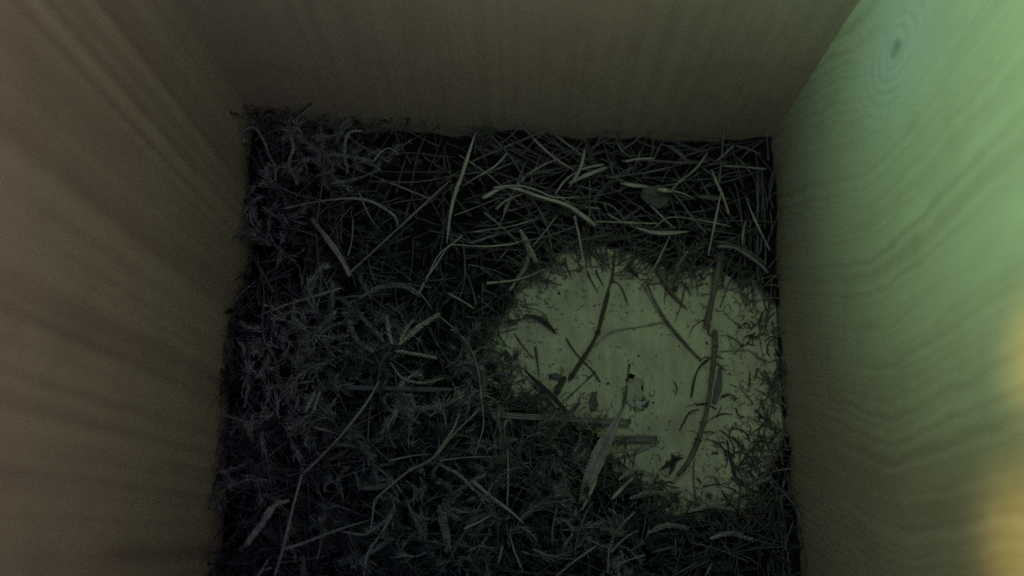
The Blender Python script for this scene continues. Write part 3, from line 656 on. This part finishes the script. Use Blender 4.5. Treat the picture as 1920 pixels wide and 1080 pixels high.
# speckled bird dropping
dm = N('dropping'); dv = dm.vor(dm.pos(), 900.0)
DM = dm.done(dm.mix(dm.ramp(dm.noise(dm.pos(), 900.0, 2.0), [(0.52, 0.0), (0.58, 1.0)]), (0.34, 0.38, 0.35), (0.05, 0.055, 0.05)), .7)
dl = lump('dropping', 1202, 757, .0001, .0019, .0015, .0005, DM, 'small pale speckled dropping in the middle of the bare floor', 'dropping', 5, .5, 18)
gm = plant_mat('shade_smudge', (0.36, 0.35, 0.28), (0.44, 0.43, 0.33))
lump('shade_smear', 1188, 738, .0001, .0026, .0046, .00025, gm, 'grey smear of painted shade above the speckled dropping', 'smear', 15, .6, 16)  # smear of shadow on the floor, made as a flat grey patch

# round dark crumbs one can count
CR = [(1325,643,5),(1402,643,4.5),(1273,648,3.5),(1197,667,4),(1230,667,3),(1048,550,5),(1054,589,3.5),(1178,676,3),(1202,755,4),(1140,719,5),(1329,873,3),
      (1355,937,5),(1115,573,4),(1240,627,3),(1290,612,3),(1392,543,3),(1250,806,3),(1387,645,3),(1405,722,4),(1385,615,5),(1432,625,5),(1165,598,3),(1080,600,3),(1348,905,3),(1030,560,3),(1225,755,4)]
cv = bpy.data.meshes.new('crumb')
import bmesh
bmm = bmesh.new(); bmesh.ops.create_icosphere(bmm, subdivisions=2, radius=.5)
for v in bmm.verts: v.co *= 1 + .25 * mnoise.noise(v.co * 3 + Vector((4, 0, 0)))
bmm.to_mesh(cv); bmm.free(); cv.materials.append(M_DARK)
for k, (X, Y, s) in enumerate(CR):
    o = bpy.data.objects.new('crumb', cv); C.objects.link(o); q = s * PX * 1.15
    o.scale = (q * rnd.uniform(.8, 1.5), q * rnd.uniform(.7, 1.1), q * .7); o.location = at_floor(X, Y, q * .3); o.rotation_euler = (0, 0, rnd.random() * 6)
    tag(o, 'dark crumb scattered on the pale bare floor', 'crumb', 'dark crumbs on the bare floor')

# ------------------------------------------------------------------ moss
def frond(L, dens, leafl, leafw, r, curv=1.0, spread=.8, stemw=.00028):
    """local moss shoot along a curved path in +x; returns V,F,T arrays"""
    pts = []; p = Vector((0, 0, 0)); a = r.uniform(-.4, .4); e = r.uniform(.1, .5); n = 16
    ka = r.uniform(-2.6, 2.6) * curv; ke = r.uniform(-1.2, .4)
    for i in range(n + 1):
        pts.append(p.copy()); a += ka / n + r.uniform(-.09, .09); e += ke / n + r.uniform(-.05, .05)
        p = p + Vector((math.cos(a) * math.cos(e), math.sin(a) * math.cos(e), math.sin(e))) * (L / n)
    V, F, T = stalk(pts, stemw, 'taper', 1, 4, r=r)
    V = [tuple(v) for v in V]; F = list(F)
    k = int(L * dens); gp = r.random() * 50
    for i in range(k):
        f = (i + r.random()) / k; gapn = mnoise.noise(Vector((f * 5 + gp, gp, 0)))
        if gapn < -.12 and r.random() < .8: continue
        q = f * n; j = min(int(q), n - 1); c = pts[j].lerp(pts[j + 1], q - j)
        tg = (pts[j + 1] - pts[j]).normalized(); ph = r.random() * 6.283
        s = tg.orthogonal().normalized(); u = tg.cross(s); rad_ = s * math.cos(ph) + u * math.sin(ph)
        d = (tg * (1 - spread + .3) + rad_ * spread).normalized(); sd_ = d.cross(rad_ if abs(d.dot(rad_)) < .98 else s).normalized()
        l = leafl * r.choice([r.uniform(.25, .6), r.uniform(.5, 1.0), r.uniform(.9, 1.7)]) * (1 - .6 * f) * (.5 + .5 * min(1, f * 4)) * (1 + .9 * gapn); wv = leafw * r.uniform(.7, 1.2)
        b = len(V); mid = c + d * l * .45; tip = c + (d + tg * .35 + Vector((0, 0, r.uniform(-.25, .15)))).normalized() * l
        V += [tuple(c), tuple(mid + sd_ * wv * .5), tuple(mid - sd_ * wv * .5), tuple(tip)]
        F += [(b, b + 1, b + 2), (b + 1, b + 3, b + 2)]
        tt = r.random(); T += [tt] * 4
    return np.array(V), F, np.array(T)

def scatter(name, protos, places, mat, label, cat):
    """one merged mesh; places = (x,y,z,yaw,pitch,roll,scale,tint)"""
    Vs = []; Fs = []; Ts = []; base = 0
    for (x, y, z, ya, pi, ro, s, t) in places:
        V, F, T = protos[rnd.randrange(len(protos))]
        R = np.array((Matrix.Rotation(ya, 3, 'Z') @ Matrix.Rotation(pi, 3, 'Y') @ Matrix.Rotation(ro, 3, 'X')))
        q = (V * s) @ R.T + np.array([x, y, z])
        q[:, 0] = np.clip(q[:, 0], X0 + .0003, X1 - .0003); q[:, 1] = np.clip(q[:, 1], Y0 + .0003, Y1 - .0003); q[:, 2] = np.maximum(q[:, 2], .0003)
        Vs.append(q); Ts.append(np.clip(T * .5 + t * .6 - .05, 0, 1)); Fs += [tuple(i + base for i in f) for f in F]; base += len(V)
    return tag(mesh_obj(name, np.concatenate(Vs), Fs, mat, loc=(0, 0, 0), smooth=False, attr=np.concatenate(Ts)), label, cat, kind='stuff')

rm = random.Random(5)
feather = [frond(rm.uniform(.011, .022), 12000, .0023, .00024, rm, 1.2, .85) for _ in range(14)]
curly = [frond(rm.uniform(.007, .014), 4500, .0012, .00022, rm, 2.6, .5, .00036) for _ in range(14)]
wisp = [frond(rm.uniform(.012, .026), 700, .0035, .00018, rm, 1.3, .6, .00020) for _ in range(14)]

def moss_amount(x, y):
    """1 = mossy, 0 = straw only"""
    left = 1 / (1 + math.exp((x - 0.0) / .012))
    front = 1 / (1 + math.exp((y - .030) / .010))
    back_left = 1 / (1 + math.exp((x + .038) / .010)) if y > .085 else 0
    v = max(left * (1 if y < .062 else .35), front * .9, back_left)
    return v
def sample(n, dens, smin=.001):
    out = []
    while len(out) < n:
        x = rm.uniform(X0 + .002, X1 - .002); y = rm.uniform(-.022, Y1 - .002); s = sq(x, y)
        if s < smin: continue
        if rm.random() < dens(x, y): out.append((x, y, s))
    return out
pl = []
for x, y, s in sample(1000, moss_amount, .002):
    h = hq(x, y); cl = .5 + .5 * mnoise.noise(Vector((x * 70, y * 70, 1)))
    pl.append((x, y, h - .0045 + rm.uniform(-.0015, .003), rm.random() * 6.28, rm.uniform(-.75, .15), rm.random() * 6.28, rm.uniform(.5, 1.05) * min(1, .4 + s / .02), .25 + .6 * cl * rm.random()))
scatter('moss', feather, pl, M_MOSS, 'tangled feathery moss shoots filling the left and front of the nest', 'moss')
pl = []
tuft = at_floor(1005, 858, .016)
for x, y, s in sample(520, lambda x, y: max(moss_amount(x, y) * .6, math.exp(-((x - tuft.x) ** 2 + (y - tuft.y) ** 2) / .012 ** 2) * 1.0) , .001):
    h = hq(x, y)
    pl.append((x, y, h - .001 + rm.uniform(-.001, .002), rm.random() * 6.28, rm.uniform(-.9, .2), rm.random() * 6.28, rm.uniform(.5, 1.0), .3 + .5 * rm.random()))
for k in range(110):
    a = rm.random() * 6.28; r_ = .0085 * math.sqrt(rm.random()); x = tuft.x + math.cos(a) * r_ * 1.2; y = tuft.y + math.sin(a) * r_
    pl.append((x, y, hq(x, y) + rm.uniform(0, .003), rm.random() * 6.28, rm.uniform(-1.0, 0), rm.random() * 6.28, rm.uniform(.45, .8), .8 + .2 * rm.random()))
scatter('curly_moss', curly, pl, M_MOSS, 'fine curly grey moss clinging among the straws and in a tuft at the front centre', 'moss')
pl = []
for x, y, s in sample(220, lambda x, y: .25 + .5 * moss_amount(x, y), .0005):
    h = hq(x, y)
    pl.append((x, y, h - .001 + rm.uniform(-.001, .003), rm.random() * 6.28, rm.uniform(-.35, .15), rm.random() * 6.28, rm.uniform(.5, 1.0) * min(1, .5 + s / .02), .3 + .5 * rm.random()))
scatter('root_fibres', wisp, pl, M_FIBRE, 'hair thin root fibres woven through the whole nest', 'fibres')

tuft_fr = [frond(rm.uniform(.006, .017), rm.uniform(11000, 18000), rm.uniform(.0024, .0042), .00030, rm, 1.3, rm.uniform(.45, .8), .0005) for _ in range(24)]
pl = []
TC = [(560,265),(610,300),(650,265),(700,300),(540,310),(520,420),(600,590),(560,640),(655,600),(690,650),(740,620),(640,690),(700,700),(560,700),(520,640),(780,760),(730,800),
      (620,800),(560,800),(680,860),(620,930),(760,920),(840,960),(800,1020),(900,1040),(700,1040),(560,1040),(980,880),(1010,820),(1040,880),(950,1000),(1060,980),(1120,1020),(1180,1050),(870,700),(900,740),(500,780),(480,900),(860,830),(930,860)]
for X, Y in TC:
    c = on_nest(X, Y, 0.0); n = rm.randrange(6, 14); sc = rm.uniform(.6, 1.15); tn = rm.uniform(.05, .95); yaw0 = rm.random() * 6.28
    for k in range(n):
        pl.append((c.x + rm.gauss(0, .003), c.y + rm.gauss(0, .003), hq(c.x, c.y) + .0005 + rm.uniform(0, .003), yaw0 + rm.gauss(0, .8) + (3.14 if rm.random() < .25 else 0), rm.uniform(-.7, .1), rm.random() * 6.28, sc * rm.uniform(.7, 1.1), tn * rm.uniform(.7, 1)))
scatter('moss_tufts', tuft_fr, pl, M_TUFT, 'loose grey feathery tufts resting on top of the moss', 'moss')
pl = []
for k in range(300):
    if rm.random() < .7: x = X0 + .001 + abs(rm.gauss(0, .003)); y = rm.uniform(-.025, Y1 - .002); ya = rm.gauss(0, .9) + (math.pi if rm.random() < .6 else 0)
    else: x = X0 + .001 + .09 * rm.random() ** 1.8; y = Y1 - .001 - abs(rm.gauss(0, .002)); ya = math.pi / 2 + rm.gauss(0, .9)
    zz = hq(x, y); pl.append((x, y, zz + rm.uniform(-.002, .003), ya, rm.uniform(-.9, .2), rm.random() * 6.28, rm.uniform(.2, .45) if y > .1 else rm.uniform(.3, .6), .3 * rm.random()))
scatter('wall_shade_fluff', wisp + feather[:5], pl, M_BED, 'near black fluff added along the left and back boards to shade their foot', 'moss')  # blackened strands added to stand in for the shade where boards meet nest

# single moss shoots that stand out
def shoot(pts, wpx, label, mat=M_MOSSG, lift=.006, stemw=.0005, dens=24000):
    P = catmull(path_px(pts, lift), .0006); root = empty('moss_shoot', P[0]); tag(root, label, 'moss shoot', 'moss shoots that stand out of the tangle')
    V, F, T = stalk(P, stemw, 'taper', 1, 6); mesh_obj('stem', V, F, mat, root, loc=P[0], attr=T)
    L = sum((P[i + 1] - P[i]).length for i in range(len(P) - 1)); n = len(P) - 1; V = []; F = []; T = []
    for i in range(int(L * dens)):
        f = rm.random(); q = f * n; j = min(int(q), n - 1); c = P[j].lerp(P[j + 1], q - j); tg = (P[j + 1] - P[j]).normalized()
        ph = rm.random() * 6.283; s = tg.orthogonal().normalized(); u = tg.cross(s); rd = s * math.cos(ph) + u * math.sin(ph)
        d = (tg * .6 + rd * .9).normalized(); sv = d.cross(s + u * .3).normalized(); l = wpx * PX * .62 * rm.uniform(.7, 1.2) * (1 - .35 * f) * min(1, .4 + 3 * f)
        b = len(V); wv = .00009
        V += [c, c + d * l * .5 + sv * wv, c + d * l * .5 - sv * wv, c + (d + tg * .5).normalized() * l]; F += [(b, b + 1, b + 2), (b + 1, b + 3, b + 2)]; T += [rm.random()] * 4
    mesh_obj('foliage', V, F, mat, root, loc=P[0], smooth=False, attr=T)
SH = [
 ([(542,938),(513,950),(489,985),(470,1010),(450,1032)], 18, 'fluffy pale moss shoot arching near the left wall at the bottom', M_MOSSG, .011),
 ([(748,646),(775,622),(800,604),(822,590)], 17, 'fuzzy pale moss shoot with a blunt tip at the centre left', M_MOSSG, .008),
 ([(735,645),(728,620),(724,592)], 15, 'short upright fuzzy moss shoot left of the blunt tipped one', M_MOSSG, .008),
 ([(750,640),(762,615),(775,600)], 13, 'small moss shoot between the two fuzzy ones', M_MOSSG, .008),
 ([(741,658),(780,664),(818,671)], 11, 'level moss shoot below the blunt tipped one', M_MOSSG, .006),
 ([(720,640),(690,610),(665,580),(640,560)], 20, 'spreading moss branch reaching up left from the fuzzy shoots', M_TUFT, .008),
 ([(700,660),(670,640),(650,600)], 20, 'broad moss branch left of the fuzzy shoots', M_TUFT, .008),
 ([(640,540),(600,552),(555,565),(489,590)], 14, 'long moss branch reaching to the left wall', M_TUFT, .007),
 ([(672,560),(710,540),(750,535),(785,552)], 15, 'moss branch curving above the fuzzy shoots', M_TUFT, .007),
 ([(453,245),(477,240),(495,265),(504,290),(516,314),(516,338)], 9, 'thin hooked moss shoot in the back left corner', M_TUFT, .006),
 ([(527,239),(542,249),(550,278),(542,308),(557,344)], 11, 'wavy moss shoot right of the hooked one in the back left corner', M_TUFT, .006),
 ([(680,245),(655,249),(646,278),(652,323)], 13, 'curled moss shoot by the back wall, bending left', M_TUFT, .006),
 ([(600,235),(606,265),(598,300)], 14, 'upright moss shoot between the wavy and the curled one', M_TUFT, .006),
 ([(612,290),(650,292),(697,302)], 12, 'level moss shoot under the curled one by the back wall', M_TUFT, .005),
 ([(700,302),(715,285),(730,278),(748,288)], 5, 'thin arched stem with a tufted tip near the back wall', M_MOSSG, .007),
 ([(620,345),(670,335),(712,318)], 9, 'long moss shoot across the left back', M_TUFT, .005),
 ([(822,948),(830,975),(836,1000),(840,1030)], 24, 'thick bushy moss shoot at the front left of centre', M_TUFT, .009),
 ([(590,735),(580,755),(572,772)], 12, 'small star of pale moss tips in the left moss', M_MOSSG, .008),
 ([(600,735),(590,762),(588,775)], 8, 'second small pale tip beside the star in the left moss', M_MOSSG, .008),
 ([(826,872),(860,890),(885,915),(905,930)], 10, 'moss shoot lying beside the wide pale split straw', M_TUFT, .007),
 ([(660,1065),(690,1040),(735,1010)], 14, 'dark moss shoot near the bottom edge on the left', M_TUFT, .008),
 ([(1140,1075),(1142,1030),(1150,1000),(1140,970)], 10, 'feathery stem at the front right of centre', M_TUFT, .007),
 ([(1148,1010),(1165,985),(1190,960)], 7, 'side plume of the feathery stem, upper right', M_TUFT, .008),
 ([(1146,1035),(1170,1010),(1195,995)], 7, 'side plume of the feathery stem, lower right', M_TUFT, .008),
 ([(955,545),(985,500),(992,470)], 16, 'blurred grey moss at the back left rim of the bare patch', M_MOSSG, .004),
 ([(975,430),(990,460),(1005,490)], 18, 'grey downy clump above the back left rim of the bare patch', M_MOSSG, .004),
 ([(870,690),(900,705),(935,725)], 22, 'dull moss clump at the left of the bare patch', M_TUFT, .004),
 ([(1290,470),(1270,500),(1262,530)], 14, 'grey moss hanging over the back rim of the bare patch', M_TUFT, .003),
]
SH += [
 ([(1240,880),(1256,868),(1276,856)], 22, 'dark fluffy clump left of the lower end of the long brown stalk', M_DARK, .001),
 ([(1255,890),(1262,872),(1262,852)], 18, 'small dark tuft crossing the dark fluffy clump', M_DARK, .001),
 ([(1180,935),(1215,925),(1250,925)], 16, 'grey moss strand over the front rim of the bare patch', M_TUFT, .003),
 ([(1290,960),(1330,950),(1375,955)], 13, 'grey moss strand along the bottom of the bare floor', M_TUFT, .003),
 ([(1385,895),(1415,905),(1445,895)], 12, 'dull moss strand in the lower right of the bare floor', M_TUFT, .001),
 ([(1160,900),(1190,880),(1225,890)], 12, 'small moss strand under the blunt pale straw', M_TUFT, .003),
 ([(1215,1000),(1250,985),(1290,990)], 16, 'broad moss strand below the bare patch', M_TUFT, .004),
 ([(1330,1010),(1370,1000),(1410,1012)], 16, 'broad moss strand near the bottom right', M_TUFT, .004),
]
for pts, wd, lb, mt, li in SH: shoot(pts, wd, lb, mt, li)

# ------------------------------------------------------------------ untraced straws
def rand_straw(x, y, L, wd, ang, lift, tilt, r):
    n = 6; P = []; a = ang; px, py = x - math.cos(ang) * L / 2, y - math.sin(ang) * L / 2; k = r.uniform(-.35, .35) * (1 if r.random() < .7 else 3.0)
    z0 = None
    for i in range(n + 1):
        qx = min(max(px, X0 + .0010), X1 - .0010); qy = min(max(py, Y0 + .001), Y1 - .0010)
        P.append(Vector((qx, qy, hq(qx, qy)))); a += k / n; px += math.cos(a) * L / n; py += math.sin(a) * L / n
    zm = [p.z for p in P]; zl = zm[0]; zr = zm[-1]
    for i, p in enumerate(P):
        f = i / n; lin = zl * (1 - f) + zr * f
        p.z = max(.0006, .45 * p.z + .55 * lin + lift + tilt * (f - .5) * L)
    return catmull(P, .002)
def zone(x, y):
    if y > .068 and x > -.01: return 'back'
    if y > .05 and x <= -.01: return 'left_back'
    if x < .0: return 'front_left'
    return 'front_right'
LBL = {'back': ('dry straw in the dense strip between the bare patch and the back wall', 'straws packed behind the bare patch'),
       'left_back': ('thin straw tangled in the dark back left quarter of the nest', 'straws in the back left quarter'),
       'front_left': ('thin straw half sunk in the moss of the front left quarter', 'straws in the front left moss'),
       'front_right': ('thin straw in the tangle at the front right below the bare patch', 'straws below the bare patch')}
rs = random.Random(21)
def pick():
    while True:
        x = rs.uniform(X0 + .002, X1 - .002); y = rs.uniform(-.02, Y1 - .002); s = sq(x, y)
        if s < .0015: continue
        zn = zone(x, y); d = {'back': 1.0, 'left_back': .45, 'front_left': .22, 'front_right': .4}[zn]
        if rs.random() < d: return x, y, s, zn
for k in range(95):
    x, y, s, zn = pick()
    if zn == 'back':
        ang = rs.gauss(0, .45) if rs.random() < .7 else rs.uniform(-1.6, 1.6)
        if x > .064: ang = rs.gauss(math.pi / 2, .15)
        L = rs.uniform(.010, .026)
    else:
        ang = rs.uniform(0, math.pi); L = rs.uniform(.008, .024)
    L = min(L, .008 + s * 1.2)
    P = rand_straw(x, y, L, 0, ang, rs.uniform(-.0005, .003), rs.uniform(-.15, .15), rs)
    wd = rs.uniform(.0003, .00065) * (1.5 if rs.random() < .15 else 1)
    V, F, T = stalk(P, wd, rs.choice(['stem', 'taper', 'taper', 'both']), rs.choice([.3, .5, .8, .9]), 6, r=rs)
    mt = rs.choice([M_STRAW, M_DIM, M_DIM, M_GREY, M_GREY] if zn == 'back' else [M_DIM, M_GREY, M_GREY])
    lb, gp = LBL[zn]
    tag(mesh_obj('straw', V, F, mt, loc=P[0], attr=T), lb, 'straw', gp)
# the rest: fine broken bits as one mass
def mass(name, n, lens, wds, mat, label, cat, lift, seed, rim=False):
    r = random.Random(seed); Vs = []; Fs = []; Ts = []; b = 0; c = 0
    while c < n:
        x = r.uniform(X0 + .002, X1 - .002); y = r.uniform(-.024, Y1 - .002); s = sq(x, y)
        if rim:
            if not (-.003 < s < .006): continue
        elif s < .001: continue
        zn = zone(x, y)
        if not rim and r.random() > {'back': 1.0, 'left_back': .6, 'front_left': .35, 'front_right': .5}[zn]: continue
        ang = r.gauss(0, .5) if (zn == 'back' and r.random() < .6) else r.uniform(0, math.pi)
        if x > .066: ang = r.gauss(math.pi / 2, .2)
        P = rand_straw(x, y, r.uniform(*lens), 0, ang, r.uniform(*lift), r.uniform(-.4, .4), r)
        V, F, T = stalk(P, r.uniform(*wds), r.choice(['stem', 'taper', 'both']), r.choice([.4, .9]), 4, r=r)
        Vs += [tuple(v) for v in V]; Ts += T; Fs += [tuple(i + b for i in f) for f in F]; b = len(Vs); c += 1
    tag(mesh_obj(name, Vs, Fs, mat, loc=(0, 0, 0), attr=Ts), label, cat, kind='stuff')
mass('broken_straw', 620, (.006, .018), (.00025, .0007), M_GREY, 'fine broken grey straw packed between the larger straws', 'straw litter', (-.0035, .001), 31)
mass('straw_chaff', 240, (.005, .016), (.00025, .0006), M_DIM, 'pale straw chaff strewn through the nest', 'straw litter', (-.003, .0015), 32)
mass('rim_chaff', 260, (.003, .009), (.0002, .00045), M_STEM, 'short dark scraps along the rim of the bare floor', 'plant scraps', (.0002, .001), 33, rim=True)
def rim_straws(name, n, lens, wds, mat, label, seed, lift):
    r = random.Random(seed); Vs = []; Fs = []; Ts = []; b = 0; c = 0; e = .0006
    while c < n:
        x = r.uniform(X0 + .004, X1 - .002); y = r.uniform(-.005, .085); s = sq(x, y)
        if not (.0005 < s < .007): continue
        gx_ = sq(x + .0015, y) - sq(x - .0015, y); gy_ = sq(x, y + .0015) - sq(x, y - .0015)
        a = math.atan2(-gy_, -gx_) + r.gauss(0, .65); L = r.uniform(*lens); k = r.uniform(-.9, .9); P = []; px, py = x - math.cos(a) * L * .35, y - math.sin(a) * L * .35
        zs = hq(x, y) + r.uniform(*lift)
        for i in range(6):
            f = i / 5; qx = min(max(px, X0 + .001), X1 - .001); ze = hq(qx, py)
            P.append(Vector((qx, py, max(ze * .8, zs * (1 - f) ** 1.2) + .0006))); a += k / 5; px += math.cos(a) * L / 5; py += math.sin(a) * L / 5
        V, F, T = stalk(catmull(P, .0015), r.uniform(*wds), 'taper', r.choice([.4, .9]), 5, r=r)
        Vs += [tuple(v) for v in V]; Ts += T; Fs += [tuple(i + b for i in f) for f in F]; b = len(Vs); c += 1
    tag(mesh_obj(name, Vs, Fs, mat, loc=(0, 0, 0), attr=Ts), label, 'plant scraps', kind='stuff')
rim_straws('rim_stems', 110, (.006, .015), (.0003, .0008), M_STEM, 'short brown stem ends hanging over the rim onto the bare floor', 51, (-.002, .002))
rim_straws('rim_straws', 70, (.006, .014), (.0003, .0007), M_GREY, 'short grey straw ends hanging over the rim of the bare floor', 52, (-.001, .003))
pl = []
for x, y, s in sample(170, lambda x, y: 1.0 if sq(x, y) < .006 and y > -.005 else 0.0, .0):
    pl.append((x, y, hq(x, y) + .0005, rm.random() * 6.28, rm.uniform(-.3, .3), rm.random() * 6.28, rm.uniform(.35, .8), .3 + .5 * rm.random()))
scatter('rim_moss', feather, pl, M_MOSS, 'loose moss bits along the rim of the bare floor', 'moss')
def side_bits(name, n, mat, label, seed):
    r = random.Random(seed); Vs = []; Fs = []; Ts = []; b = 0
    for k in range(n):
        x = X1 - .001 - abs(r.gauss(0, .010)); y = r.uniform(-.006, .058) if r.random() < .5 else r.uniform(-.006, .022); a = r.gauss(1.57, .8); L = r.uniform(.002, .010); c = r.uniform(-2.5, 2.5); P = []
        for i in range(6):
            P.append(Vector((min(x, X1 - .0005), y, .0005 + .0012 * math.sin(i / 5 * 3.14) * r.random()))); a += c / 5; x += math.cos(a) * L / 5; y += math.sin(a) * L / 5
        V, F, T = stalk(catmull(P, .0012), r.uniform(.00022, .0006), r.choice(['taper', 'both', 'stem']), r.choice([.4, .9]), 5, r=r)
        Vs += [tuple(v) for v in V]; Ts += T; Fs += [tuple(i + b for i in f) for f in F]; b = len(Vs)
    tag(mesh_obj(name, Vs, Fs, mat, loc=(0, 0, 0), attr=Ts), label, 'plant scraps', kind='stuff')
side_bits('wall_scraps', 150, M_DARK, 'dark curled scraps gathered along the foot of the right wall', 61)
side_bits('pale_scraps', 50, M_STEM, 'brown plant scraps gathered at the lower right of the bare floor', 62)
# dust-fine scraps on the bare floor
r = random.Random(77); Vs = []; Fs = []; Ts = []; b = 0
for k in range(900):
    while True:
        x = r.uniform(-.005, X1 - .001); y = r.uniform(-.0, .08); s = sq(x, y)
        if s < 0 and r.random() < (.06 + .9 * math.exp(s / .006) + (.6 if x > .060 else 0) + (.4 if x > .05 and y < .03 else 0)): break
    a = r.uniform(0, 6.28); L = r.uniform(.0004, .0022) * (1 if r.random() < .8 else 1.7); z = .0004
    P = [Vector((x, y, z)), Vector((x + math.cos(a) * L * .5, y + math.sin(a) * L * .5, z + .0002)), Vector((x + math.cos(a + .5) * L, y + math.sin(a + .5) * L, z))]
    for p in P: p.x = min(p.x, X1 - .0004)
    V, F, T = stalk(P, r.uniform(.00010, .00032), 'both', .7, 4, r=r)
    Vs += [tuple(v) for v in V]; Ts += T; Fs += [tuple(i + b for i in f) for f in F]; b = len(Vs)
tag(mesh_obj('floor_dust', Vs, Fs, M_STEM, loc=(0, 0, 0), attr=Ts), 'fine dark scraps and dust sprinkled over the bare floor', 'dust', kind='stuff')
print('objects', len(S.objects))
